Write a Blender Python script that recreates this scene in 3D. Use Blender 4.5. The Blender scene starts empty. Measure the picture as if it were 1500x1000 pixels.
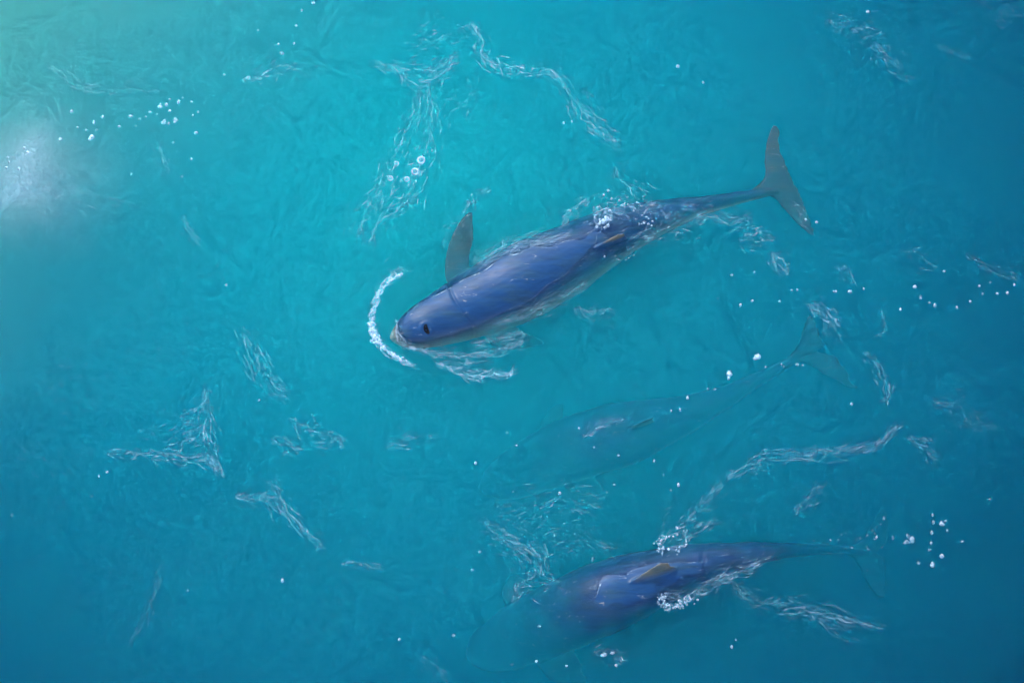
import bpy, bmesh, math, random
import numpy as np
from mathutils import Vector, Matrix

random.seed(7); rng = np.random.default_rng(7)
sc = bpy.context.scene
C = sc.collection

# ------------------------------------------------------------------ camera
TILT = math.radians(12); DIST = 11.0; HF = math.radians(15)
cam = bpy.data.objects.new('camera', bpy.data.cameras.new('camera')); C.objects.link(cam); sc.camera = cam
cam.location = (0, -DIST*math.sin(TILT), DIST*math.cos(TILT))
cam.rotation_euler = (TILT, 0, 0)
cam.data.sensor_width = 36; cam.data.lens = 18/math.tan(HF)
cam.data.clip_end = 2000

# ------------------------------------------------------------------ sky, sun, exposure
EL, AZ = math.radians(36), math.radians(-34)
w = bpy.data.worlds.new('World'); sc.world = w; w.use_nodes = True
nt = w.node_tree
sky = nt.nodes.new('ShaderNodeTexSky'); sky.sky_type = 'NISHITA'; sky.sun_disc = False
sky.sun_elevation = EL; sky.sun_rotation = AZ
bg = nt.nodes['Background']; bg.inputs[1].default_value = 0.14
nt.links.new(sky.outputs[0], bg.inputs[0])
sun = bpy.data.objects.new('sun', bpy.data.lights.new('sun', 'SUN')); C.objects.link(sun)
sun.data.energy = 1.0; sun.data.angle = math.radians(10); sun.data.color = (1, .97, .93)
sd = Vector((math.sin(AZ)*math.cos(EL), math.cos(AZ)*math.cos(EL), math.sin(EL)))
sun.rotation_euler = sd.to_track_quat('Z', 'Y').to_euler()
vs = sc.view_settings
vs.view_transform = 'Standard'; vs.look = 'None'; vs.gamma = 1; vs.exposure = 1.72; vs.use_curve_mapping = False
cy = sc.cycles
cy.max_bounces = 7; cy.volume_bounces = 4; cy.transmission_bounces = 4; cy.transparent_max_bounces = 24
cy.diffuse_bounces = 3; cy.glossy_bounces = 4
cy.use_denoising = True; cy.use_adaptive_sampling = True; cy.adaptive_threshold = 0.075; cy.adaptive_min_samples = 16
cy.sample_clamp_indirect = 6

# ------------------------------------------------------------------ photo pixel -> place
IOR = 1.18
_up = Vector((0, math.cos(TILT), math.sin(TILT))); _fw = Vector((0, math.sin(TILT), -math.cos(TILT)))
def P(px, py, z=0.0):
    """the point at height z seen at photo pixel (px, py); below the water line the ray is bent at the surface"""
    k = math.tan(HF)/750
    d = (_fw + Vector((1, 0, 0))*((px-750)*k) + _up*((500-py)*k)).normalized()
    o = cam.location
    if z > -0.08:
        return o + d*((z-o.z)/d.z)
    s = o + d*((0-o.z)/d.z)
    h = Vector((d.x, d.y, 0))/IOR
    r = Vector((h.x, h.y, -math.sqrt(1-h.length_squared)))
    return s + r*(z/r.z)

def pchip(x, xs, ys):
    """smooth monotone-ish interpolation (numpy)"""
    xs = np.asarray(xs, float); ys = np.asarray(ys, float)
    h = np.diff(xs); dl = (np.diff(ys).T/h).T
    m = np.zeros_like(ys); m[0] = dl[0]; m[-1] = dl[-1]
    a, b = dl[:-1], dl[1:]
    ok = (a*b) > 0
    den = np.where(ok, a+b, 1)
    m[1:-1] = np.where(ok, 2*a*b/den, 0)
    i = np.clip(np.searchsorted(xs, x)-1, 0, len(xs)-2)
    t = (x-xs[i])/h[i]
    sh = (len(t),)+(1,)*(ys.ndim-1); t = t.reshape(sh); hh = h[i].reshape(sh)
    return ((2*t**3-3*t**2+1)*ys[i] + (t**3-2*t**2+t)*hh*m[i] + (-2*t**3+3*t**2)*ys[i+1] + (t**3-t**2)*hh*m[i+1])

def spline(pts, n):
    """Catmull-Rom through 3-D points, n samples evenly by arc length"""
    p = np.array(pts, float)
    if len(p) == 2: p = np.array([p[0], (p[0]+p[1])/2, p[1]])
    q = np.vstack([2*p[0]-p[1], p, 2*p[-1]-p[-2]])
    out = []
    for i in range(1, len(q)-2):
        for t in np.linspace(0, 1, 24, endpoint=False):
            a, b, c, d = q[i-1], q[i], q[i+1], q[i+2]
            out.append(.5*((2*b)+(-a+c)*t+(2*a-5*b+4*c-d)*t*t+(-a+3*b-3*c+d)*t**3))
    out.append(q[-2]); out = np.array(out)
    s = np.r_[0, np.cumsum(np.linalg.norm(np.diff(out, axis=0), axis=1))]
    u = np.linspace(0, s[-1], n)
    return np.stack([np.interp(u, s, out[:, k]) for k in range(out.shape[1])], 1)

def mesh_obj(name, verts, faces, mat, parent=None, smooth=True):
    me = bpy.data.meshes.new(name)
    me.from_pydata([tuple(v) for v in verts], [], [tuple(f) for f in faces]); me.update()
    if smooth: me.polygons.foreach_set('use_smooth', np.ones(len(me.polygons), bool))
    me.materials.append(mat)
    o = bpy.data.objects.new(name, me); C.objects.link(o)
    if parent: o.parent = parent
    return o

def tag(o, label=None, cat=None, group=None, kind=None):
    if label: o['label'] = label
    if cat: o['category'] = cat
    if group: o['group'] = group
    if kind: o['kind'] = kind
    return o

# ------------------------------------------------------------------ materials
def new_mat(name):
    m = bpy.data.materials.new(name); m.use_nodes = True
    return m, m.node_tree, m.node_tree.nodes, m.node_tree.links

LIT_SIDE = (P(590, 205), 4.8, .2); GREEN = ((-.75, .66, 0), (1.6, 4.6))  # paler, greener water colour painted towards the sunlit side
SCAT = (.7, 1.9, 1.8)
ABS = ((2.6, 1.5, .82), (2.4, .12, .07), (1.6, .05, .42))
def water_material():
    m, t, n, l = new_mat('sea_water'); n.clear()
    out = n.new('ShaderNodeOutputMaterial')
    g = n.new('ShaderNodeBsdfGlass'); g.inputs['IOR'].default_value = IOR; g.inputs['Roughness'].default_value = 0.02
    geo = n.new('ShaderNodeNewGeometry')
    n1 = n.new('ShaderNodeTexNoise'); n1.inputs['Scale'].default_value = 7; n1.inputs['Detail'].default_value = 4; n1.inputs['Distortion'].default_value = .8
    n2 = n.new('ShaderNodeTexNoise'); n2.inputs['Scale'].default_value = 28; n2.inputs['Detail'].default_value = 3; n2.inputs['Distortion'].default_value = 1.2
    mx = n.new('ShaderNodeMath'); mx.operation = 'MULTIPLY_ADD'; mx.inputs[1].default_value = .25
    b = n.new('ShaderNodeBump'); b.inputs['Strength'].default_value = .21; b.inputs['Distance'].default_value = .02
    for x in (n1, n2): l.new(geo.outputs['Position'], x.inputs['Vector'])
    l.new(n2.outputs[0], mx.inputs[0]); l.new(n1.outputs[0], mx.inputs[2]); l.new(mx.outputs[0], b.inputs['Height'])
    l.new(b.outputs[0], g.inputs['Normal']); l.new(g.outputs[0], out.inputs['Surface'])
    # water colour carries the sunlit-to-dim falloff; whitish spot stands for a blurred sun glow
    def math_(op, x, y):
        q = n.new('ShaderNodeMath'); q.operation = op
        for k, v in enumerate((x, y)):
            if isinstance(v, (int, float)): q.inputs[k].default_value = v
            else: l.new(v, q.inputs[k])
        return q.outputs[0]
    def ramp(dirv, lo, hi):
        d = n.new('ShaderNodeVectorMath'); d.operation = 'DOT_PRODUCT'; d.inputs[1].default_value = dirv
        l.new(geo.outputs['Position'], d.inputs[0])
        r = n.new('ShaderNodeMapRange'); r.interpolation_type = 'SMOOTHSTEP'; r.inputs['From Min'].default_value = lo; r.inputs['From Max'].default_value = hi
        l.new(d.outputs['Value'], r.inputs['Value']); return r.outputs[0]
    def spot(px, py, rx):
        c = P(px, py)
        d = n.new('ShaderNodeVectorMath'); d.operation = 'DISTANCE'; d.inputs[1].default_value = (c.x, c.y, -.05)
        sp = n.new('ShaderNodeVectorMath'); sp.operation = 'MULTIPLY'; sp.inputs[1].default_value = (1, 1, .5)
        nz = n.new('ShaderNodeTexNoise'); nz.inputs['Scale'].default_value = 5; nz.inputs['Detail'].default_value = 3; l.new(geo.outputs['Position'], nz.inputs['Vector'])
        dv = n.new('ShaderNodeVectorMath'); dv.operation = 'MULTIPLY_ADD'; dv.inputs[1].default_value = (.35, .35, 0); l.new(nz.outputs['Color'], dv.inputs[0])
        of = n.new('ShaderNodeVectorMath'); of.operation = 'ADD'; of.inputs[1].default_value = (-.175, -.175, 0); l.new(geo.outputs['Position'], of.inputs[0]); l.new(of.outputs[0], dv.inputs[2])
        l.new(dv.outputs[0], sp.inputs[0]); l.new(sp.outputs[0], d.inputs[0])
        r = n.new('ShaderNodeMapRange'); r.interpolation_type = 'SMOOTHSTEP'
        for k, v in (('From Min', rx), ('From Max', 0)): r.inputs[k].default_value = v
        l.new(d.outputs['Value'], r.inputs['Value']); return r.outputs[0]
    fl = n.new('ShaderNodeVectorMath'); fl.operation = 'MULTIPLY'; fl.inputs[1].default_value = (1, 1, 0); l.new(geo.outputs['Position'], fl.inputs[0])
    ds = n.new('ShaderNodeVectorMath'); ds.operation = 'DISTANCE'; ds.inputs[1].default_value = (LIT_SIDE[0].x, LIT_SIDE[0].y, 0); l.new(fl.outputs[0], ds.inputs[0])
    mr = n.new('ShaderNodeMapRange'); mr.inputs['From Min'].default_value = LIT_SIDE[1]; mr.inputs['From Max'].default_value = LIT_SIDE[2]; l.new(ds.outputs['Value'], mr.inputs['Value'])
    lit_side = mr.outputs[0]; green = ramp(GREEN[0], *GREEN[1])
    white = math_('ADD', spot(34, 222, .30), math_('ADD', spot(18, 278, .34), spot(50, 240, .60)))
    dens = math_('ADD', math_('MULTIPLY', lit_side, SCAT[1]), SCAT[0])
    v1 = n.new('ShaderNodeVolumeScatter'); v1.inputs['Color'].default_value = (.03, .98, 1, 1); l.new(dens, v1.inputs['Density'])
    v2 = n.new('ShaderNodeVolumeScatter'); v2.inputs['Color'].default_value = (.55, 1, .85, 1)
    l.new(math_('MULTIPLY', green, SCAT[2]), v2.inputs['Density'])
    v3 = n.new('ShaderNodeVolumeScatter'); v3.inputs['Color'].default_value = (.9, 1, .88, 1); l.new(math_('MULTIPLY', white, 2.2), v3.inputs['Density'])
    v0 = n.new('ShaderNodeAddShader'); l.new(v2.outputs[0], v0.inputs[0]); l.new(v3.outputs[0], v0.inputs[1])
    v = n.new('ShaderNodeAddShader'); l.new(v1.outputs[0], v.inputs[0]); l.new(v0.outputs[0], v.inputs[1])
    # absorption per metre: dim side -> sunlit side -> greenest corner
    def mixc(f, A, B):
        q = n.new('ShaderNodeMix'); q.data_type = 'RGBA'; l.new(f, q.inputs['Factor'])
        for k, c in (('A', A), ('B', B)):
            if isinstance(c, tuple): q.inputs[k].default_value = (*c, 1)
            else: l.new(c, q.inputs[k])
        return q.outputs['Result']
    D = 8.0
    col = lambda sa: tuple(1-x/D for x in sa)
    a = n.new('ShaderNodeVolumeAbsorption'); a.inputs['Density'].default_value = D
    l.new(mixc(green, mixc(lit_side, col(ABS[0]), col(ABS[1])), col(ABS[2])), a.inputs['Color'])
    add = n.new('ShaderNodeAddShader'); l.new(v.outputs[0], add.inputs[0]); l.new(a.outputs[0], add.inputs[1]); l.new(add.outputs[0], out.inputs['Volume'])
    return m

def skin_material():
    m, t, n, l = new_mat('wet_dolphin_skin')
    p = n['Principled BSDF']
    at = n.new('ShaderNodeAttribute'); at.attribute_name = 'cape'        # 1 on the back, 0 on the belly
    af = n.new('ShaderNodeAttribute'); af.attribute_name = 'fin'
    tc = n.new('ShaderNodeTexCoord')
    mp = n.new('ShaderNodeMapping'); mp.inputs['Rotation'].default_value = (0, 0, -.38); mp.inputs['Scale'].default_value = (.35, 1, 1)
    l.new(tc.outputs['Object'], mp.inputs['Vector'])
    nz = n.new('ShaderNodeTexNoise'); nz.inputs['Scale'].default_value = 14; nz.inputs['Detail'].default_value = 6; nz.inputs['Roughness'].default_value = .6
    l.new(mp.outputs[0], nz.inputs['Vector'])
    ad = n.new('ShaderNodeMath'); ad.operation = 'MULTIPLY_ADD'; ad.inputs[1].default_value = .35; l.new(nz.outputs[0], ad.inputs[0]); l.new(at.outputs['Fac'], ad.inputs[2])
    r = n.new('ShaderNodeValToRGB'); e = r.color_ramp.elements
    e[0].position = .3; e[0].color = (.50, .44, .37, 1)
    e[1].position = 1.0; e[1].color = (.012, .055, .14, 1)
    x = e.new(.92); x.color = (.022, .062, .14, 1)
    x = e.new(.62); x.color = (.25, .23, .205, 1)
    x = e.new(.82); x.color = (.065, .095, .14, 1)
    l.new(ad.outputs[0], r.inputs[0])
    mf = n.new('ShaderNodeMix'); mf.data_type = 'RGBA'; mf.inputs['B'].default_value = (.09, .10, .095, 1)  # dorsal fin tint paints in a side that reflects no sky
    al = n.new('ShaderNodeAttribute'); al.attribute_name = 'limb'
    ml = n.new('ShaderNodeMix'); ml.data_type = 'RGBA'; ml.inputs['B'].default_value = (.05, .056, .08, 1)
    l.new(al.outputs['Fac'], ml.inputs['Factor']); l.new(r.outputs[0], ml.inputs['A'])
    l.new(af.outputs['Fac'], mf.inputs['Factor']); l.new(ml.outputs['Result'], mf.inputs['A'])
    # pale scratches and dark blotches in the skin
    n3 = n.new('ShaderNodeTexNoise'); n3.inputs['Scale'].default_value = 45; n3.inputs['Detail'].default_value = 4; l.new(mp.outputs[0], n3.inputs['Vector'])
    vo = n.new('ShaderNodeTexVoronoi'); vo.feature = 'DISTANCE_TO_EDGE'; vo.inputs['Scale'].default_value = 7; vo.inputs['Randomness'].default_value = 1
    ds = n.new('ShaderNodeVectorMath'); ds.operation = 'MULTIPLY_ADD'; ds.inputs[1].default_value = (.12, .12, .12)
    l.new(nz.outputs['Color'], ds.inputs[0]); l.new(mp.outputs[0], ds.inputs[2]); l.new(ds.outputs[0], vo.inputs['Vector'])
    ms = n.new('ShaderNodeMapRange'); ms.inputs['From Min'].default_value = 0; ms.inputs['From Max'].default_value = .018; ms.inputs['To Min'].default_value = 1; ms.inputs['To Max'].default_value = 0
    l.new(vo.outputs['Distance'], ms.inputs['Value'])
    gate = n.new('ShaderNodeMapRange'); gate.inputs['From Min'].default_value = .56; gate.inputs['From Max'].default_value = .66; l.new(n3.outputs[0], gate.inputs['Value'])
    gm = n.new('ShaderNodeMath'); gm.operation = 'MULTIPLY'; l.new(ms.outputs[0], gm.inputs[0]); l.new(gate.outputs[0], gm.inputs[1])
    gs = n.new('ShaderNodeMath'); gs.operation = 'MULTIPLY'; gs.inputs[1].default_value = .6; l.new(gm.outputs[0], gs.inputs[0])
    sc_ = n.new('ShaderNodeMix'); sc_.data_type = 'RGBA'; sc_.inputs['B'].default_value = (.33, .38, .42, 1)
    l.new(gs.outputs[0], sc_.inputs['Factor']); l.new(mf.outputs['Result'], sc_.inputs['A'])
    bl = n.new('ShaderNodeMix'); bl.data_type = 'RGBA'; bl.blend_type = 'MULTIPLY'; bl.inputs['B'].default_value = (1.9, 1.2, .8, 1)
    mb = n.new('ShaderNodeMapRange'); mb.inputs['From Min'].default_value = .45; mb.inputs['From Max'].default_value = .7; l.new(nz.outputs[0], mb.inputs['Value'])
    l.new(mb.outputs[0], bl.inputs['Factor']); l.new(sc_.outputs['Result'], bl.inputs['A'])
    m4 = n.new('ShaderNodeMapping'); m4.inputs['Rotation'].default_value = (0, 0, -.38); m4.inputs['Scale'].default_value = (.12, 1, 1); l.new(tc.outputs['Object'], m4.inputs['Vector'])
    n4 = n.new('ShaderNodeTexNoise'); n4.inputs['Scale'].default_value = 38; n4.inputs['Detail'].default_value = 6; n4.inputs['Roughness'].default_value = .7; n4.inputs['Distortion'].default_value = .6; l.new(m4.outputs[0], n4.inputs['Vector'])
    r4 = n.new('ShaderNodeMapRange'); r4.inputs['From Min'].default_value = .3; r4.inputs['From Max'].default_value = .7; r4.inputs['To Min'].default_value = .76; r4.inputs['To Max'].default_value = 1.24; l.new(n4.outputs[0], r4.inputs['Value'])
    k4 = n.new('ShaderNodeVectorMath'); k4.operation = 'SCALE'; l.new(bl.outputs['Result'], k4.inputs[0]); l.new(r4.outputs[0], k4.inputs['Scale'])
    l.new(k4.outputs[0], p.inputs['Base Color'])
    rr = n.new('ShaderNodeMapRange'); rr.inputs['To Min'].default_value = .18; rr.inputs['To Max'].default_value = .62; l.new(n3.outputs[0], rr.inputs['Value'])
    p.inputs['Specular IOR Level'].default_value = .2
    l.new(rr.outputs[0], p.inputs['Roughness'])
    b = n.new('ShaderNodeBump'); b.inputs['Strength'].default_value = .45; b.inputs['Distance'].default_value = .008
    l.new(nz.outputs[0], b.inputs['Height']); l.new(b.outputs[0], p.inputs['Normal'])
    return m

def plain(name, col, rough, spec=.5):
    m, t, n, l = new_mat(name); p = n['Principled BSDF']
    nz = n.new('ShaderNodeTexNoise'); nz.inputs['Scale'].default_value = 60
    mr = n.new('ShaderNodeMix'); mr.data_type = 'RGBA'; mr.inputs['A'].default_value = (*[c*.8 for c in col], 1); mr.inputs['B'].default_value = (*col, 1)
    l.new(nz.outputs[0], mr.inputs['Factor']); l.new(mr.outputs['Result'], p.inputs['Base Color'])
    p.inputs['Roughness'].default_value = rough; p.inputs['Specular IOR Level'].default_value = spec
    return m

def foam_material():
    m, t, n, l = new_mat('sea_foam'); p = n['Principled BSDF']
    at = n.new('ShaderNodeAttribute'); at.attribute_name = 'cover'
    geo = n.new('ShaderNodeNewGeometry')
    nz = n.new('ShaderNodeTexNoise'); nz.inputs['Scale'].default_value = 55; nz.inputs['Detail'].default_value = 3
    l.new(geo.outputs['Position'], nz.inputs['Vector'])
    mr = n.new('ShaderNodeMapRange'); mr.inputs['From Min'].default_value = .35; mr.inputs['From Max'].default_value = .65; mr.inputs['To Min'].default_value = .25; mr.inputs['To Max'].default_value = 1.0
    l.new(nz.outputs[0], mr.inputs['Value'])
    mu = n.new('ShaderNodeMath'); mu.operation = 'MULTIPLY'; l.new(mr.outputs[0], mu.inputs[0]); l.new(at.outputs['Fac'], mu.inputs[1])
    l.new(mu.outputs[0], p.inputs['Alpha'])
    p.inputs['Base Color'].default_value = (.62, .8, .9, 1); p.inputs['Roughness'].default_value = .45
    return m

M_WATER = water_material(); M_SKIN = skin_material(); M_FOAM = foam_material()
M_DARK = plain('blowhole_inside', (.006, .006, .008), .5, .2)
M_EYE = plain('dark_eye', (.01, .009, .008), .12)
M_SAND = plain('pale_sand', (.30, .27, .20), .9, .1)

# ------------------------------------------------------------------ water surface
XS = (-4.6, 4.6); YS = (-3.4, 4.2); STEP = .028
_wr = np.random.default_rng(3)
_waves = []
for lam, amp, cnt in ((1.6, .004, 4), (.7, .0016, 7), (.33, .0007, 10), (.17, .0004, 12)):
    for _ in range(cnt):
        th = _wr.normal(2.2, .75); L = lam*_wr.uniform(.7, 1.4)
        _waves.append((2*math.pi/L*math.cos(th), 2*math.pi/L*math.sin(th), amp*_wr.uniform(.5, 1.2), _wr.uniform(0, 6.28)))
def line_px(pts, z=0.0): return [P(x, y, z) for x, y in pts]
# real ridges in the surface: bow wave, lapping water, wakes   (photo line, height, width)
RIDGES = [([(572, 478), (588, 456), (612, 437), (650, 414), (690, 388), (730, 362)], .020, .06),
          ([(588, 402), (562, 418), (551, 440), (546, 468), (548, 492), (562, 511), (582, 525), (606, 535)], .022, .035),
          ([(600, 512), (640, 524), (690, 530), (740, 520), (775, 500)], .012, .03),
          ([(640, 538), (690, 550), (745, 547)], .010, .025),
          ([(700, 80), (735, 98), (770, 104), (803, 104), (826, 118), (846, 152), (870, 185)], .014, .03),
          ([(615, 135), (605, 180), (585, 225), (568, 265), (540, 300)], .010, .03),
          ([(632, 130), (632, 180), (626, 215), (606, 265), (575, 320)], .010, .03),
          ([(300, 575), (304, 610), (308, 650), (320, 692)], .014, .035),
          ([(180, 660), (230, 668), (275, 673), (325, 690)], .012, .03),
          ([(345, 730), (400, 730), (425, 758), (470, 802)], .012, .03),
          ([(1010, 760), (1045, 720), (1080, 692), (1120, 672), (1180, 665), (1240, 660), (1300, 630)], .014, .035),
          ([(1075, 850), (1100, 880), (1180, 893), (1290, 920)], .014, .04),
          ([(1030, 318), (1085, 330), (1130, 350), (1150, 402)], .010, .03),
          ([(1215, 30), (1270, 50), (1300, 92), (1330, 118)], .012, .03),
          ([(860, 300), (900, 312), (960, 318), (1010, 322)], .016, .03),
          ([(930, 370), (960, 345), (1000, 325)], .012, .025),
          ([(755, 880), (765, 855), (800, 852), (828, 866)], .014, .025),
          ([(990, 870), (1030, 850), (1080, 838)], .014, .03)]
_rid = [(spline([p[:2] for p in line_px(a)], 60), h*.6, wd) for a, h, wd in RIDGES]
_lap = [(np.array(P(700, 440))[:2], np.array(P(1010, 310))[:2], .30), (np.array(P(800, 905))[:2], np.array(P(1090, 815))[:2], .28)]
_rip = [(2*math.pi/l_*math.cos(a_), 2*math.pi/l_*math.sin(a_), p_) for l_, a_, p_ in zip(_wr.uniform(.11, .26, 12), _wr.uniform(0, 3.14, 12), _wr.uniform(0, 6.28, 12))]
def height(x, y):
    x = np.asarray(x, float); y = np.asarray(y, float)
    z = np.zeros_like(x)
    for kx, ky, a, ph in _waves:
        s = np.sin(kx*x+ky*y+ph); z += a*(s+.25*s*s)
    for c, h, wd in _rid:
        lo = c.min(0)-4*wd; hi = c.max(0)+4*wd
        k = (x > lo[0]) & (x < hi[0]) & (y > lo[1]) & (y < hi[1])
        if not k.any(): continue
        q = np.stack([x[k], y[k]], 1)
        best = np.full(len(q), 9.0); tt = np.zeros(len(q))
        for i, p in enumerate(c):
            d = np.hypot(q[:, 0]-p[0], q[:, 1]-p[1]); b = d < best; best[b] = d[b]; tt[b] = i/len(c)
        z[k] += h*np.exp(-(best/wd)**2)*np.sin(np.pi*np.clip(tt, .04, .96))*(1+.5*np.sin(best/wd*3+tt*9))
    for c0, c1, wd in _lap:
        ab = c1-c0; t = np.clip(((x-c0[0])*ab[0]+(y-c0[1])*ab[1])/(ab@ab), 0, 1)
        d = np.hypot(x-c0[0]-t*ab[0], y-c0[1]-t*ab[1]); k = d < 3*wd
        if not k.any(): continue
        rip = np.zeros(k.sum())
        for kx, ky, ph in _rip: rip += np.sin(kx*x[k]+ky*y[k]+ph)
        z[k] += .0026*rip*np.exp(-(d[k]/wd)**2)
    ex = np.clip(np.minimum(x-XS[0], XS[1]-x)/.5, 0, 1)*np.clip(np.minimum(y-YS[0], YS[1]-y)/.5, 0, 1)
    return z*ex

def build_water():
    nx = int((XS[1]-XS[0])/STEP)+1; ny = int((YS[1]-YS[0])/STEP)+1
    gx, gy = np.meshgrid(np.linspace(*XS, nx), np.linspace(*YS, ny))
    gz = height(gx.ravel(), gy.ravel())
    V = np.stack([gx.ravel(), gy.ravel(), gz], 1)
    i = np.arange(nx*ny).reshape(ny, nx)
    F = np.stack([i[:-1, :-1], i[:-1, 1:], i[1:, 1:], i[1:, :-1]], -1).reshape(-1, 4)
    loop = np.r_[i[0, :-1], i[:-1, -1], i[-1, :0:-1], i[:0:-1, 0]]          # counter-clockwise rim
    n = len(loop); far = 500/4.0
    o0 = len(V); R = V[loop].copy(); R[:, :2] *= far; R[:, 2] = 0
    b0 = o0+n; B = R.copy(); B[:, 2] = -9
    V = np.vstack([V, R, B, [[0, 0, -9]]]); cidx = len(V)-1
    j = np.arange(n); k = (j+1) % n
    ring = np.stack([loop[k], loop[j], o0+j, o0+k], 1)
    wall = np.stack([o0+k, o0+j, b0+j, b0+k], 1)
    bot = np.stack([np.full(n, cidx), b0+k, b0+j], 1)
    faces = [tuple(f) for f in np.vstack([F, ring, wall])]+[tuple(f) for f in bot]
    o = mesh_obj('water', V, faces, M_WATER)
    return tag(o, 'teal sea water with fine ripples around the dolphins', 'water', kind='structure')
water = build_water()

# sandy bed under the water; unseen shoal added to brighten one side
def build_seabed():
    nx, ny = 60, 60
    u = np.sign(np.linspace(-1, 1, nx))*np.abs(np.linspace(-1, 1, nx))**3
    gx, gy = np.meshgrid(u*480, u*480)
    x, y = gx.ravel(), gy.ravel()
    z = -2.6+1.3/(1+np.exp(-(-.8*x+.9*y-3.2)*.9))+.06*np.sin(x*1.7+y)*np.cos(y*1.3)
    i = np.arange(nx*ny).reshape(ny, nx)
    F = np.stack([i[:-1, :-1], i[:-1, 1:], i[1:, 1:], i[1:, :-1]], -1).reshape(-1, 4)
    o = mesh_obj('seabed', np.stack([x, y, z], 1), F, M_SAND)
    return tag(o, 'pale sandy bed deep under the teal water', 'seabed', kind='structure')
build_seabed()

# ------------------------------------------------------------------ dolphins
def loft(rings):
    k = len(rings[0]); V = np.vstack(rings); F = []
    for a in range(len(rings)-1):
        for j in range(k):
            j2 = (j+1) % k
            F.append((a*k+j, a*k+j2, (a+1)*k+j2, (a+1)*k+j))
    F.append(tuple(range(k))[::-1]); F.append(tuple((len(rings)-1)*k+j for j in range(k)))
    return V, F

def fin_loft(stations, n=26, seg=16):
    """stations root->tip: (leading point, trailing point, thickness)"""
    le = spline([s[0] for s in stations], n); te = spline([s[1] for s in stations], n)
    th = np.interp(np.linspace(0, 1, n), np.linspace(0, 1, len(stations)), [s[2] for s in stations])
    jag = np.interp(np.linspace(0, 1, n), np.linspace(0, 1, 12), rng.normal(0, .035, 12))*np.linspace(.2, 1, n)
    te = te+(te-le)*jag[:, None]                                          # nicked, uneven trailing edge
    rings = []
    for i in range(n):
        c = (le[i]+te[i])/2; ch = (te[i]-le[i])/2
        ax = (le[min(i+1, n-1)]+te[min(i+1, n-1)]-le[max(i-1, 0)]-te[max(i-1, 0)])
        nn = np.cross(ch, ax); nn /= max(np.linalg.norm(nn), 1e-9)
        a = np.linspace(0, 2*np.pi, seg, endpoint=False)
        taper = 1-.45*(np.cos(a)*.5+.5)                                   # thinner towards the trailing edge
        rings.append(c+np.outer(np.cos(a), ch)+np.outer(np.sin(a)*taper*th[i]/2, nn))
    return loft(rings)

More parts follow.
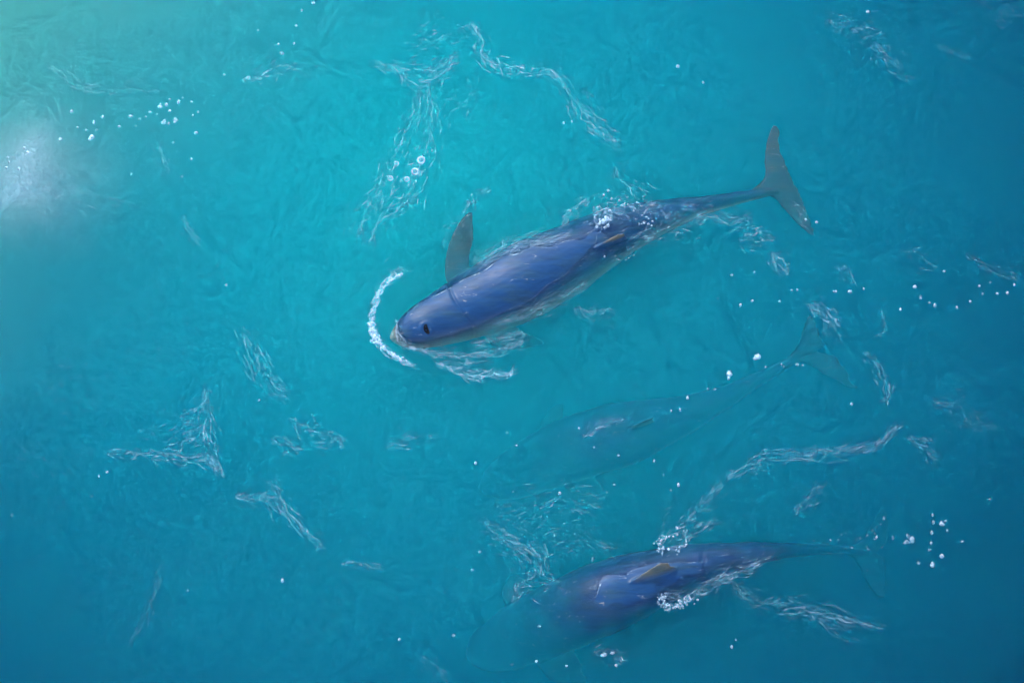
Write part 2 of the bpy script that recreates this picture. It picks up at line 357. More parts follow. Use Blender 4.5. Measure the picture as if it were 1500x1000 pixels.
WATERLINE = {}
def dolphin(label, spine, fins, voxel, roll=0.0, crease=None, blow=None, blunt=.20, group='dolphins swimming together'):
    """spine: (px, py, z, half width, up, down) snout -> tail stock"""
    pts = [P(*s[:3]) for s in spine]
    n = 150
    p = spline(pts, n)
    s = np.r_[0, np.cumsum(np.linalg.norm(np.diff(p, axis=0), axis=1))]
    ks = [s[np.argmin(np.linalg.norm(p-np.array(q), axis=1))] for q in pts]; ks[0] = 0; ks[-1] = s[-1]
    a, u, d = (pchip(s, ks, [q[i] for q in spine]) for i in (3, 4, 5))
    bf = np.sqrt(np.clip(1-(1-np.clip(s/blunt, .004, 1))**2, 0, 1))
    T = np.gradient(p, axis=0); T /= np.linalg.norm(T, axis=1)[:, None]
    SEG = 40; ang = np.linspace(0, 2*np.pi, SEG, endpoint=False)
    rings = []; fr = []
    for i in range(n):
        t = T[i]; zz = np.array([0, 0, 1.0]); side = np.cross(zz, t); side /= np.linalg.norm(side)
        up = np.cross(t, side)
        cr, sr = math.cos(roll), math.sin(roll)
        sd_, up_ = side*cr+up*sr, up*cr-side*sr
        ca, sa = np.cos(ang), np.sin(ang)
        v = np.where(sa > 0, u[i], d[i])*np.sign(sa)*np.abs(sa)**.92
        hlat = a[i]*np.sign(ca)*np.abs(ca)**.92
        rings.append(p[i]+bf[i]*(np.outer(hlat, sd_)+np.outer(v, up_)))
        fr.append((p[i], sd_, up_, a[i], u[i], d[i]))
    V, F = loft(rings)
    allV = [V]; allF = list(F); off = len(V)
    for st in fins:
        fv, ff = fin_loft(st); allV.append(fv); allF += [tuple(j+off for j in f) for f in ff]; off += len(fv)
    me = bpy.data.meshes.new('tmp'); me.from_pydata([tuple(v) for v in np.vstack(allV)], [], allF); me.update()
    bm = bmesh.new(); bm.from_mesh(me); bmesh.ops.recalc_face_normals(bm, faces=bm.faces); bm.to_mesh(me); bm.free()
    tmp = bpy.data.objects.new('tmp', me); C.objects.link(tmp)
    rm = tmp.modifiers.new('r', 'REMESH'); rm.mode = 'VOXEL'; rm.voxel_size = voxel; rm.use_smooth_shade = True
    sm = tmp.modifiers.new('s', 'SMOOTH'); sm.factor = .5; sm.iterations = 7
    dg = bpy.context.evaluated_depsgraph_get()
    body = bpy.data.meshes.new_from_object(tmp.evaluated_get(dg))
    bpy.data.objects.remove(tmp); bpy.data.meshes.remove(me)
    nv = len(body.vertices); co = np.empty(nv*3); body.vertices.foreach_get('co', co); co = co.reshape(-1, 3)
    cen = np.array([f[0] for f in fr])
    idx = np.zeros(nv, int); best = np.full(nv, 9e9)
    for i in range(n):
        dd = ((co-cen[i])**2).sum(1); b = dd < best; best[b] = dd[b]; idx[b] = i
    up_ = np.array([f[2] for f in fr])[idx]; sd_ = np.array([f[1] for f in fr])[idx]
    rel = co-cen[idx]
    hu = (rel*up_).sum(1); hs = (rel*sd_).sum(1)
    uu, dn, aa = u[idx], d[idx], a[idx]
    nh = hu/np.where(hu > 0, uu, dn)
    cape = np.clip(.5+.5*nh, 0, 1)
    rad = np.sqrt((hs/aa)**2+nh**2)
    fin = np.clip((rad-1.12)/.25, 0, 1)*(bf[idx] > .9)
    dors = (np.abs(hs) < .95*aa) & (hu > 0) & (bf[idx] > .9) & (s[idx] < s[-1]*.8)
    limb = np.where(dors, 0, np.maximum(fin, np.clip((s[idx]/s[-1]-.93)/.05, 0, 1))); fin = np.where(dors, np.clip((nh-1.04)/.15, 0, 1), 0)
    if blow is None: cape = .38+.62*cape                                  # belly colour darkened to imitate dimness at depth
    if blow is not None: cape = cape*(.5+.5*np.clip((s[idx]-.02)/.08, 0, 1))   # pale lips
    if crease:                                                            # neck fold: a groove round the body
        sv = s[idx]+((rel*T[idx]).sum(1))
        for c0, dep, wid in crease:
            bend = c0+.05*(hs/aa)**2
            g = dep*np.exp(-((sv-bend)/wid)**2)*np.clip(nh+.4, 0, 1)
            dirn = rel/np.maximum(np.linalg.norm(rel, axis=1), 1e-6)[:, None]
            co -= dirn*(g*(rad < 1.3))[:, None]
    if blow is not None:
        bl = np.array(P(*blow)); q = co-bl
        g = .014*np.exp(-((q[:, 0]*.93+q[:, 1]*.36)/.010)**2-((-q[:, 0]*.36+q[:, 1]*.93)/.021)**2)
        rim = .006*np.exp(-((np.hypot(q[:, 0], q[:, 1])-.034)/.014)**2)
        co[:, 2] += np.where(hu > 0, rim-g, 0)
    body.vertices.foreach_set('co', co.ravel())
    for nm, val in (('cape', cape), ('fin', fin), ('limb', limb)):
        at = body.attributes.new(nm, 'FLOAT', 'POINT'); at.data.foreach_set('value', val.astype(np.float32))
    body.update(); body.name = 'dolphin'; body.materials.clear(); body.materials.append(M_SKIN)
    o = bpy.data.objects.new('dolphin', body); C.objects.link(o)
    tag(o, label, 'dolphin', group)
    zw = height(co[:, 0], co[:, 1]); near = (np.abs(co[:, 2]-zw) < .010) & (hu > 0) & (rad < 1.25)
    WATERLINE[o.name] = {}
    for sg in (-1, 1):
        q = []
        for k in range(int(s[-1]/.02)):
            m_ = near & (hs*sg > 0) & (np.abs(s[idx]-k*.02) < .012)
            if m_.any(): q.append((k, co[m_][np.argmin(np.abs(co[m_][:, 2]-zw[m_]))]))
        WATERLINE[o.name][sg] = q
    # eyes low on the sides of the head
    i = int(np.argmin(np.abs(s-.17)))
    c, sdv, upv, A, U, D = fr[i]
    for sg in (-1, 1):
        bmq = bmesh.new(); bmesh.ops.create_icosphere(bmq, subdivisions=2, radius=.013)
        em = bpy.data.meshes.new('eye'); bmq.to_mesh(em); bmq.free(); em.materials.append(M_EYE)
        e = bpy.data.objects.new('eye', em); C.objects.link(e); e.parent = o
        e.location = Vector(c+bf[i]*(sg*sdv*A*.93-upv*D*.30))
    if blow is not None:                                                  # the open blowhole: a dark crescent slit lying in the dimple
        bl = np.array(P(*blow))
        k = np.argmin(((co[:, :2]-bl[:2])**2).sum(1)+np.where(hu > 0, 0, 9)); zt = co[k, 2]
        vv = []; ff = []
        e1 = np.array([.30, .95]); e2 = np.array([.95, -.30]); e1 = np.array([-.36, .93]); e2 = np.array([.93, .36])
        N = 12
        for j in range(N+1):
            t = -1+2*j/N
            wv = .0115*math.sqrt(max(1-t*t, 0))+.0005
            cx = bl[:2]+e1*t*.027+e2*(.006*t*t-.003)
            for sg in (-1, 0, 1):
                q = cx+e2*wv*sg
                zq = co[np.argmin(((co[:, :2]-q)**2).sum(1)+np.where(hu > 0, 0, 9)), 2]
                vv.append((q[0], q[1], zq+(.001 if sg == 0 else .0025)))
        for j in range(N):
            for q in (0, 1): ff.append((j*3+q, j*3+q+1, j*3+q+4, j*3+q+3))
        b = mesh_obj('blowhole', vv, ff, M_DARK, o)
        so = b.modifiers.new('t', 'SOLIDIFY'); so.thickness = .012; so.offset = -1
    return o

def fp(px, py, z): return np.array(P(px, py, z))

# the surfaced one: head and back dry, tail and flippers under water
spineA = [(571, 496, -.095, .075, .078, .08), (590, 490, -.087, .100, .108, .11), (618, 479, -.075, .128, .133, .14), (657, 462, -.098, .165, .155, .17),
          (712, 438, -.142, .205, .195, .21), (768, 411, -.160, .222, .215, .23), (828, 381, -.168, .200, .195, .22),
          (885, 350, -.158, .165, .165, .18), (945, 325, -.145, .115, .125, .13), (1010, 306, -.135, .062, .085, .085),
          (1063, 294, -.130, .036, .058, .058), (1112, 284, -.125, .026, .036, .036), (1140, 279, -.125, .020, .018, .018)]
finsA = [
    # flipper held out on the far side
    [(fp(668, 432, -.16), fp(715, 405, -.16), .060), (fp(653, 410, -.12), fp(690, 392, -.12), .045), (fp(652, 378, -.10), fp(691, 366, -.10), .034),
     (fp(661, 346, -.085), fp(695, 340, -.085), .026), (fp(673, 324, -.08), fp(694, 318, -.08), .020), (fp(684, 312, -.08), fp(692, 310, -.08), .012)],
    # flipper hanging deep on the near side
    [(fp(690, 465, -.22), fp(750, 445, -.22), .060), (fp(705, 488, -.27), fp(752, 470, -.27), .045), (fp(722, 506, -.32), fp(768, 484, -.32), .034),
     (fp(748, 512, -.36), fp(786, 492, -.36), .026), (fp(778, 508, -.39), fp(796, 498, -.39), .018), (fp(794, 503, -.40), fp(799, 500, -.40), .012)],
    # flukes
    [(fp(1085, 290, -.125), fp(1164, 273, -.125), .038), (fp(1118, 262, -.115), fp(1163, 262, -.115), .030), (fp(1119, 235, -.10), fp(1153, 243, -.10), .024),
     (fp(1122, 210, -.09), fp(1143, 215, -.09), .020), (fp(1127, 192, -.085), fp(1143, 196, -.085), .016), (fp(1132, 183, -.085), fp(1139, 185, -.085), .011)],
    [(fp(1085, 285, -.125), fp(1164, 270, -.125), .038), (fp(1128, 288, -.13), fp(1169, 275, -.13), .030), (fp(1147, 306, -.15), fp(1178, 297, -.15), .024),
     (fp(1163, 323, -.17), fp(1186, 317, -.17), .020), (fp(1177, 337, -.185), fp(1191, 333, -.185), .016), (fp(1188, 345, -.19), fp(1194, 344, -.19), .011)],
    # small dorsal fin, tip swept to the tail
    [(fp(852, 374, -.05), fp(925, 349, -.07), .040), (fp(864, 367, .0), fp(920, 349, -.02), .034), (fp(878, 359, .035), fp(918, 347, .015), .026),
     (fp(891, 351, .062), fp(916, 344, .045), .018), (fp(904, 344, .075), fp(914, 342, .066), .011)],
]
dA = dolphin('slate blue dolphin at the surface, head and back dry, blowhole open, flipper held out', spineA, finsA, .006, roll=-.25,
             crease=[(.405, .009, .008)], blow=(625, 482, .055))

# the second one: back and bent fin just break the surface, head deep
spineB = [(690, 962, -.92, .09, .09, .09), (718, 948, -.80, .14, .14, .15), (760, 930, -.62, .18, .18, .19), (815, 904, -.38, .205, .205, .22),
          (872, 880, -.215, .21, .215, .23), (930, 857, -.175, .185, .195, .21), (985, 838, -.150, .15, .168, .18), (1040, 822, -.125, .108, .135, .15),
          (1095, 812, -.13, .072, .105, .11), (1150, 806, -.22, .045, .075, .075), (1205, 804, -.42, .030, .05, .05), (1250, 806, -.66, .022, .03, .03), (1275, 808, -.78, .02, .018, .018)]
finsB = [
    [(fp(770, 915, -.45), fp(815, 885, -.42), .06), (fp(745, 895, -.50), fp(790, 868, -.47), .045), (fp(735, 872, -.55), fp(775, 852, -.52), .034), (fp(740, 855, -.58), fp(765, 845, -.57), .02), (fp(748, 845, -.60), fp(756, 842, -.60), .012)],
    [(fp(775, 945, -.50), fp(840, 925, -.46), .06), (fp(785, 972, -.54), fp(842, 950, -.50), .045), (fp(805, 995, -.57), fp(852, 972, -.54), .034), (fp(832, 1004, -.60), fp(860, 988, -.58), .02), (fp(852, 1003, -.61), fp(862, 998, -.61), .012)],
    [(fp(1235, 803, -0.72), fp(1285, 808, -0.78), .034), (fp(1262, 788, -0.80), fp(1300, 796, -0.82), .028), (fp(1275, 765, -0.83), fp(1303, 775, -0.85), .02), (fp(1288, 742, -0.86), fp(1300, 748, -0.87), .012)],
    [(fp(1235, 807, -0.72), fp(1285, 808, -0.78), .034), (fp(1255, 825, -0.76), fp(1298, 820, -0.78), .028), (fp(1268, 850, -0.77), fp(1300, 850, -0.79), .022), (fp(1285, 878, -0.78), fp(1300, 880, -0.79), .012)],
    [(fp(905, 866, -.02), fp(1000, 832, -.02), .044), (fp(922, 853, .025), fp(994, 831, .02), .036), (fp(938, 842, .055), fp(990, 829, .04), .028), (fp(953, 832, .085), fp(984, 827, .07), .020), (fp(967, 824, .105), fp(979, 823, .10), .012)],
]
dB = dolphin('slate dolphin whose back and small olive fin just break the surface, head sunk', spineB, finsB, .008, roll=.10,
             crease=[(1.70, .006, .014)])

# the third one: wholly under water, a dark shape
spineC = [(705, 718, -1.01, .085, .085, .09), (735, 703, -0.90, .13, .13, .14), (785, 680, -0.70, .17, .17, .18), (840, 657, -0.50, .195, .20, .21), (895, 640, -0.41, .195, .20, .21),
          (950, 624, -0.41, .16, .165, .17), (1005, 606, -0.44, .115, .13, .13), (1060, 583, -0.44, .07, .09, .09), (1110, 556, -0.44, .042, .06, .06), (1155, 532, -0.44, .028, .04, .04), (1185, 518, -0.44, .02, .02, .02)]
finsC = [
    [(fp(800, 655, -0.62), fp(840, 640, -0.60), .05), (fp(790, 630, -0.64), fp(828, 622, -0.62), .04), (fp(798, 605, -0.66), fp(828, 602, -0.64), .03), (fp(812, 590, -0.67), fp(826, 590, -0.67), .014)],
    [(fp(810, 690, -0.68), fp(860, 672, -0.66), .05), (fp(825, 712, -0.72), fp(868, 692, -0.70), .04), (fp(850, 726, -0.76), fp(882, 708, -0.74), .03), (fp(878, 728, -0.78), fp(890, 720, -0.78), .014)],
    [(fp(1145, 535, -0.42), fp(1200, 510, -0.43), .034), (fp(1168, 505, -0.40), fp(1212, 505, -0.40), .028), (fp(1175, 480, -0.36), fp(1205, 490, -0.36), .022), (fp(1184, 458, -0.33), fp(1196, 464, -0.33), .012)],
    [(fp(1145, 537, -0.42), fp(1200, 514, -0.43), .034), (fp(1180, 533, -0.42), fp(1226, 522, -0.42), .028), (fp(1208, 550, -0.41), fp(1244, 544, -0.41), .022), (fp(1245, 570, -0.40), fp(1258, 568, -0.40), .012)],
    [(fp(905, 636, -0.26), fp(965, 614, -0.28), .036), (fp(918, 630, -0.21), fp(962, 614, -0.23), .028), (fp(932, 622, -0.17), fp(960, 612, -0.18), .02), (fp(946, 614, -0.14), fp(958, 610, -0.15), .011)],
]
dC = dolphin('dark dolphin wholly under water, a dim shape between the other two', spineC, finsC, .010)

# ------------------------------------------------------------------ foam
def foam_mesh(name, V, F, cover, label, cat='foam', kind='stuff', group=None):
    o = mesh_obj(name, V, F, M_FOAM)
    at = o.data.attributes.new('cover', 'FLOAT', 'POINT'); at.data.foreach_set('value', np.asarray(cover, np.float32))
    return tag(o, label, cat, group, kind)

class Foam:
    def __init__(self): self.V = []; self.F = []; self.A = []; self.n = 0
    def strand(self, pts, wid, alpha):
        """a tapering low ridge of froth lying on the water along pts (k x 2)"""
        k = len(pts); z = height(pts[:, 0], pts[:, 1])
        t = np.gradient(pts, axis=0); t /= np.maximum(np.linalg.norm(t, axis=1), 1e-9)[:, None]
        nn = np.stack([-t[:, 1], t[:, 0]], 1)
        u = np.linspace(0, 1, k); tp = np.sin(np.pi*np.clip(u, .03, .97))**.6*wid/2*rng.uniform(.6, 1.4, k)
        L = np.column_stack([pts+nn*tp[:, None], z+.001]); R = np.column_stack([pts-nn*tp[:, None], z+.001]); M = np.column_stack([pts, z+.0015+tp*.6])
        self.V += [np.stack([L, M, R], 1).reshape(-1, 3)]
        e = np.sin(np.pi*np.clip(u, .02, .98))**.7*alpha
        self.A += [np.stack([e*.55, e, e*.55], 1).ravel()]
        b = self.n
        for i in range(k-1):
            for q in (0, 1): self.F.append((b+i*3+q, b+i*3+q+3, b+i*3+q+4, b+i*3+q+1))
        self.n += 3*k
    def bead(self, x, y, r, alpha, z=None, flat=.6, hollow=False):
        """one bubble or fleck: a low lumpy dome"""
        z0 = height(np.array([x]), np.array([y]))[0] if z is None else z
        K = 9; a = np.linspace(0, 2*np.pi, K, endpoint=False)+rng.uniform(0, 6)
        sq = rng.uniform(.75, 1.25)
        b = self.n; rows = []
        for rr, hh in ((1, -.1), (.82, .45), (.45, .85)):
            q = r*rr*rng.uniform(.85, 1.15, K)
            rows.append(np.column_stack([x+q*np.cos(a)*sq, y+q*np.sin(a)/sq, np.full(K, z0+.001+r*flat*hh)]))
        self.V += rows+[np.array([[x, y, z0+.001+r*flat]])]
        self.A += [np.full(2*K, alpha), np.full(K+1, alpha*(.25 if hollow else 1))]
        for i in range(2):
            for j in range(K): self.F.append((b+i*K+j, b+i*K+(j+1) % K, b+(i+1)*K+(j+1) % K, b+(i+1)*K+j))
        for j in range(K): self.F.append((b+2*K+j, b+2*K+(j+1) % K, b+3*K))
        self.n += 3*K+1
    def wisp(self, line, n, spread, alpha, wid=(.003, .006), length=(.03, .16), jit=.35, lean=0.0):
        c = spline([p[:2] for p in line_px(line)], 80); tan = np.gradient(c, axis=0)
        for _ in range(n):
            i = rng.integers(0, 80); th = math.atan2(tan[i, 1], tan[i, 0])+rng.normal(lean, jit)
            env = .35+.65*math.sin(math.pi*min(max(i/79, .08), .92))
            o = c[i]+np.array([-tan[i, 1], tan[i, 0]])/max(np.linalg.norm(tan[i]), 1e-9)*rng.normal(0, spread*env)
            L = rng.uniform(*length)*rng.uniform(.5, 1); k = 7
            hd = th+np.cumsum(rng.normal(0, .11, k))
            self.strand(o+np.cumsum(np.column_stack([np.cos(hd), np.sin(hd)])*L/k, 0)-np.array([math.cos(th), math.sin(th)])*L/2,
                        rng.uniform(*wid), alpha*(.12+.88*rng.random()**2)*env)
        return self
    def thread(self, line, wid, alpha, wob=.006, reps=1):
        """a continuous foam line that breaks and wavers"""
        for _ in range(reps):
            c = spline([p[:2] for p in line_px(line)], 90)
            w1 = np.cumsum(rng.normal(0, 1, (90, 2)), 0); w1 -= np.linspace(0, 1, 90)[:, None]*w1[-1]
            c = c+w1/max(np.abs(w1).max(), 1e-6)*wob*2.2+rng.normal(0, wob*.12, (90, 2))
            i = 0
            while i < 86:
                k = int(rng.integers(6, 22)); seg = c[i:min(i+k, 90)]
                if len(seg) > 3: self.strand(seg, wid*rng.uniform(.5, 1.3), alpha*rng.uniform(.45, 1))
                i += k-2+int(rng.integers(0, 4))
        return self
    def veil(self, line, n, spread, alpha, wid=(.02, .05)):
        return self.wisp(line, n, spread, alpha, wid, (.1, .3), .3)
    def beads(self, line, n, spread, r, alpha, hollow=.3, lift=0.0):
        c = spline([p[:2] for p in line_px(line)], 60)
        for _ in range(n):
            p = c[rng.integers(0, 60)]+rng.normal(0, spread, 2); rr = rng.uniform(*r)
            z = height(p[:1], p[1:])[0]+(rng.uniform(0, lift) if lift else 0)
            self.bead(p[0], p[1], rr, alpha*rng.uniform(.5, 1), z, .8, rng.random() < hollow)
        return self
    def done(self, name, label, **kw):
        return foam_mesh(name, np.vstack(self.V), self.F, np.concatenate(self.A), label, **kw)

G = 'foam wisps drawn out on the water'
def streak(label, *jobs):  # white strands draw foam and ripple glints alike
    f = Foam()
    for line, n, spread, alpha in jobs:
        ln = sum((a_-b_).length for a_, b_ in zip(line_px(line)[:-1], line_px(line)[1:]))
        sh = ln < .4
        f.wisp(line, int(n*(1.3 if sh else 1.8)), spread*(1.9 if sh else 1.25), min(alpha*(1.15 if sh else 1.3), .95), (.002, .0045), (.02, .12) if sh else (.025, .15), .34 if sh else .28)
        f.thread(line, .0032, min(alpha*.9, .9), .014, 1)
    f.done('foam_glint_streak', label, group=G)

streak('feathery white foam wisps fanned out between the bow of the long curl and the forked trail',
       ([(592, 66), (620, 62), (652, 55), (684, 44)], 55, .035, .55), ([(548, 98), (590, 101), (625, 99), (668, 86)], 60, .03, .5),
       ([(575, 98), (604, 119), (636, 118), (664, 92)], 70, .03, .6), ([(690, 112), (684, 150), (662, 162), (640, 195)], 30, .04, .25))
streak('long forked foam trail with ring bubbles ahead of the raised flipper',
       ([(616, 135), (611, 170), (592, 200), (580, 235), (570, 265), (546, 290), (520, 345)], 130, .05, .5),
       ([(631, 130), (633, 180), (628, 215), (611, 260), (592, 300), (562, 325), (540, 360)], 130, .035, .55))
streak('long curling line of white foam ending in loose flecks',
       ([(690, 35), (704, 58), (700, 78), (730, 98), (768, 105), (802, 103), (826, 118)], 110, .025, .7),
       ([(826, 118), (845, 150), (862, 176), (886, 196), (908, 212)], 80, .035, .5))
streak('thin foam streak off the raised flipper tip, with its ghost reflection drawn as foam', ([(680, 312), (696, 292), (716, 280)], 30, .015, .6), ([(645, 362), (660, 335), (682, 312)], 22, .02, .3))  # fainter line draws the ghost reflection beside the flipper
streak('thin slanting foam streak leaving the wet back of the surfaced dolphin', ([(823, 332), (838, 312), (862, 292)], 45, .016, .6))
streak('sparse foam streak running down to the tail stock of the surfaced dolphin', ([(900, 244), (920, 270), (945, 290), (975, 302)], 50, .025, .55), ([(870, 325), (885, 300), (930, 297)], 40, .03, .5))
streak('ragged foam wake beside the tail stock of the surfaced dolphin',
       ([(1000, 300), (1035, 312), (1070, 325), (1100, 322)], 70, .03, .45), ([(940, 350), (985, 332), (1040, 315)], 60, .03, .5), ([(1085, 350), (1110, 351), (1132, 347)], 45, .022, .65))
streak('short jagged foam scratch below the raised flukes', ([(1128, 370), (1142, 385), (1151, 403)], 45, .016, .6))
streak('thin foam thread lying over the lower fluke', ([(1163, 298), (1174, 318), (1181, 338)], 14, .006, .6))
streak('two linked foam streaks in the empty water beyond the flukes', ([(1212, 28), (1245, 38), (1270, 49), (1292, 46)], 60, .03, .5), ([(1276, 62), (1290, 80), (1310, 96), (1332, 120)], 50, .02, .5))
streak('faint foam brushed over the deep blue water, farthest beyond the flukes', ([(1435, 8), (1470, 16), (1499, 24)], 35, .04, .3), ([(1375, 68), (1400, 84), (1430, 90)], 18, .02, .25))
streak('small arched foam brush stroke beside two round flecks', ([(358, 118), (384, 111), (406, 98), (434, 97)], 70, .018, .6))
streak('pale foam scratches on the greenest water', ([(72, 97), (100, 112), (118, 128), (168, 137)], 40, .02, .4), ([(170, 120), (205, 132), (240, 134)], 20, .02, .25))
streak('frayed foam below the whitish glow', ([(30, 300), (90, 285), (150, 290), (195, 304)], 60, .06, .28), ([(40, 250), (70, 275), (110, 280)], 30, .05, .25))
streak('faint short foam scratches between the whitish glow and the forked trail', ([(235, 205), (240, 232), (252, 252)], 26, .025, .35), ([(268, 318), (280, 345), (292, 360)], 20, .01, .45))
streak('peaked tangle of foam lines where two ripples cross',
       ([(300, 572), (303, 600), (308, 645), (320, 692)], 60, .025, .5), ([(266, 612), (286, 600), (300, 588)], 24, .02, .5),
       ([(242, 657), (270, 650), (302, 628)], 40, .02, .55), ([(160, 662), (225, 668), (272, 673), (300, 671), (326, 692)], 75, .02, .55), ([(205, 632), (240, 640), (285, 612)], 24, .03, .35))
streak('slanting broken foam dashes beside the peaked tangle',
       ([(352, 482), (366, 505), (384, 540), (398, 566), (420, 580)], 60, .035, .45), ([(428, 610), (452, 635), (486, 640), (502, 652)], 70, .022, .65), ([(398, 640), (418, 650), (440, 660)], 36, .018, .5))
streak('ragged foam line running down from the peaked tangle', ([(345, 728), (376, 731), (402, 730), (422, 756), (448, 780), (474, 802)], 90, .022, .5), ([(395, 700), (408, 730)], 16, .02, .35))
streak('single thin foam thread alone on dark water', ([(498, 826), (530, 826), (562, 833)], 26, .008, .45))
streak('very faint long straight foam thread on dark water', ([(242, 818), (228, 865), (212, 905), (186, 950)], 26, .012, .2))
streak('small faint foam brush between the surfaced dolphin and the dashes', ([(566, 656), (600, 646), (634, 640)], 30, .02, .35))
streak('hooked foam scratch over the deep dark flukes', ([(1186, 442), (1205, 460), (1228, 474)], 50, .02, .6), ([(1205, 462), (1222, 486), (1240, 492)], 14, .02, .35))
streak('thin foam crack running past the deep dark flukes', ([(1268, 518), (1288, 538), (1298, 565), (1300, 592)], 45, .012, .5), ([(1290, 455), (1296, 480), (1290, 495)], 12, .012, .3))
streak('faint frayed foam far out beside the long pale foam line', ([(1365, 588), (1400, 597), (1430, 620), (1458, 626)], 60, .03, .35), ([(1330, 640), (1356, 655), (1370, 678)], 40, .016, .4))
streak('long pale foam line sweeping above the fin of the sunken headed dolphin',
       ([(1005, 764), (1045, 722), (1082, 692), (1122, 672), (1182, 666), (1240, 660), (1286, 650), (1312, 626)], 190, .022, .42),
       ([(960, 790), (1000, 768), (1040, 736)], 50, .03, .4), ([(1166, 752), (1184, 735), (1204, 712)], 40, .02, .4))
streak('tangled foam wisps over the sunken head',
       ([(752, 884), (764, 856), (800, 851), (828, 864)], 80, .022, .5), ([(792, 842), (786, 812), (760, 795), (712, 770)], 80, .04, .45), ([(740, 790), (790, 800), (850, 790), (905, 800)], 60, .05, .28))
streak('sparse foam scratches and a drawn back highlight between the dim dolphin and the sunken head', ([(730, 752), (780, 745), (830, 728), (880, 745)], 60, .06, .35), ([(855, 640), (880, 622), (916, 612)], 34, .008, .5))  # last line draws the highlight along the dim dolphin's back
streak('foam wake drawn out behind the sunken headed dolphin',
       ([(1072, 850), (1098, 880), (1130, 886), (1182, 893), (1232, 906), (1292, 921)], 130, .025, .42), ([(1020, 870), (1060, 842), (1095, 832), (1130, 812)], 110, .025, .42), ([(1200, 905), (1250, 945)], 14, .03, .25))
streak('slanting foam scratches on the blue water beyond the row of flecks', ([(1415, 372), (1445, 388), (1490, 410)], 40, .015, .4), ([(1318, 368), (1350, 380), (1372, 392)], 22, .02, .3), ([(1225, 392), (1240, 402), (1248, 415)], 14, .01, .4))
streak('little foam crinkle beside the surfaced dolphin on the sunken flipper side', ([(842, 452), (868, 463), (898, 455)], 40, .022, .45))
streak('short foam scratches off the sunken dolphin head and chin', ([(618, 962), (640, 985), (655, 999)], 18, .015, .35), ([(868, 955), (890, 958), (914, 966)], 30, .015, .5))
streak('dim foam haze on dark water away from every dolphin', ([(50, 575), (95, 560), (140, 555)], 30, .05, .2), ([(20, 640), (60, 670), (100, 700)], 20, .05, .16))
# reflections on the wet film of the surfaced back, drawn as white strands
streak('sheen of reflections on the wet back of the surfaced dolphin, drawn as white strands',
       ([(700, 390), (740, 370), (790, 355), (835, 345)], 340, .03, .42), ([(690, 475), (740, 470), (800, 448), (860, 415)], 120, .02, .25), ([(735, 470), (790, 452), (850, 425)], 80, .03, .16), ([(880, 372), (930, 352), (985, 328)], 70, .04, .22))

# rim highlight drawn as pale strands where the skin comes out of the sea
def lip(o, side, label, alpha):
    f = Foam(); q = WATERLINE[o.name][side]; run = []
    for k, p in q+[(99999, None)]:
        if run and (k-run[-1][0] > 2 or p is None):
            if len(run) > 3:
                c = np.array([b_[:2] for _, b_ in run]); zz = np.array([b_[2] for _, b_ in run])
                for _ in range(2): c[1:-1] = (c[:-2]+2*c[1:-1]+c[2:])/4
                i = 0
                while i < len(c)-3:
                    m_ = int(rng.integers(5, 14)); seg = c[i:i+m_]
                    if len(seg) > 3: f.strand(spline(seg, 3*len(seg)), .0055*rng.uniform(.6, 1.4), alpha*rng.uniform(.35, 1))
                    i += m_-2
            run = []
        if p is not None: run.append((k, p))
    if f.n: f.done('waterline_highlight', label)
lip(dA, 1, 'thin bright highlight drawn at the waterline of the surfaced back, raised flipper side', .85)
lip(dA, -1, 'thin faint highlight drawn at the waterline of the surfaced back, sunken flipper side', .2)
lip(dB, 1, 'thin highlight drawn along the ridge of the sunken headed dolphin', .6)

# shallow pale lens-shaped bodies under the surface, added to imitate a blurred sun glow
def glow_lens(px, py, rx, ry, rot, alpha):
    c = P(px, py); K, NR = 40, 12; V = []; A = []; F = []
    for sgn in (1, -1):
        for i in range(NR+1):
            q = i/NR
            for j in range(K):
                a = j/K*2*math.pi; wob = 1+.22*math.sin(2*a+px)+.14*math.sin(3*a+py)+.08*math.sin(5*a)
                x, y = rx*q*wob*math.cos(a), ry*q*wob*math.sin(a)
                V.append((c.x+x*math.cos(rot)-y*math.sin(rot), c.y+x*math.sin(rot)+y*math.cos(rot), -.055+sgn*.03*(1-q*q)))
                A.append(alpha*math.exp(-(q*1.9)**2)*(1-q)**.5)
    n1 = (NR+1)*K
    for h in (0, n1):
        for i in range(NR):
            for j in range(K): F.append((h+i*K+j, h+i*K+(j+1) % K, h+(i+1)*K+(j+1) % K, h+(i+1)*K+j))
    foam_mesh('glow_lens', V, F, A, 'soft whitish sun glow modelled as a pale lens under bright dots', group='whitish sun glow')
glow_lens(38, 226, .30, .20, .7, .24)
glow_lens(14, 280, .34, .22, .4, .26)
glow_lens(30, 250, .50, .38, .5, .10)

f = Foam()
BOW = [(590, 400), (566, 414), (553, 436), (546, 466), (547, 490), (561, 510), (581, 524), (606, 536)]
f.thread(BOW, .010, .8, .010, 4).wisp(BOW, 150, .016, .65).beads(BOW, 90, .010, (.003, .008), .7)
f.thread([(545, 478), (548, 494), (563, 512), (584, 526)], .018, .95, .006, 4).beads([(544, 476), (547, 490), (556, 503)], 60, .011, (.004, .010), .95, .2, .015)
f.wisp([(566, 412), (585, 400), (596, 394)], 40, .03, .5, jit=.8)
f.done('bow_foam', 'bright foam crest pushed up in an arc ahead of the surfaced head', group=None)
f = Foam()
for ln, n, sp, al in (([(596, 506), (640, 518), (690, 524), (735, 514), (768, 498)], 200, .03, .4), ([(640, 534), (690, 547), (740, 549), (752, 545)], 150, .018, .6), ([(582, 470), (585, 495), (610, 512)], 60, .02, .4), ([(690, 505), (720, 500), (770, 490)], 60, .02, .3)):
    f.wisp(ln, n, sp, al, jit=.25); f.thread(ln, .005, al, .012, 3)
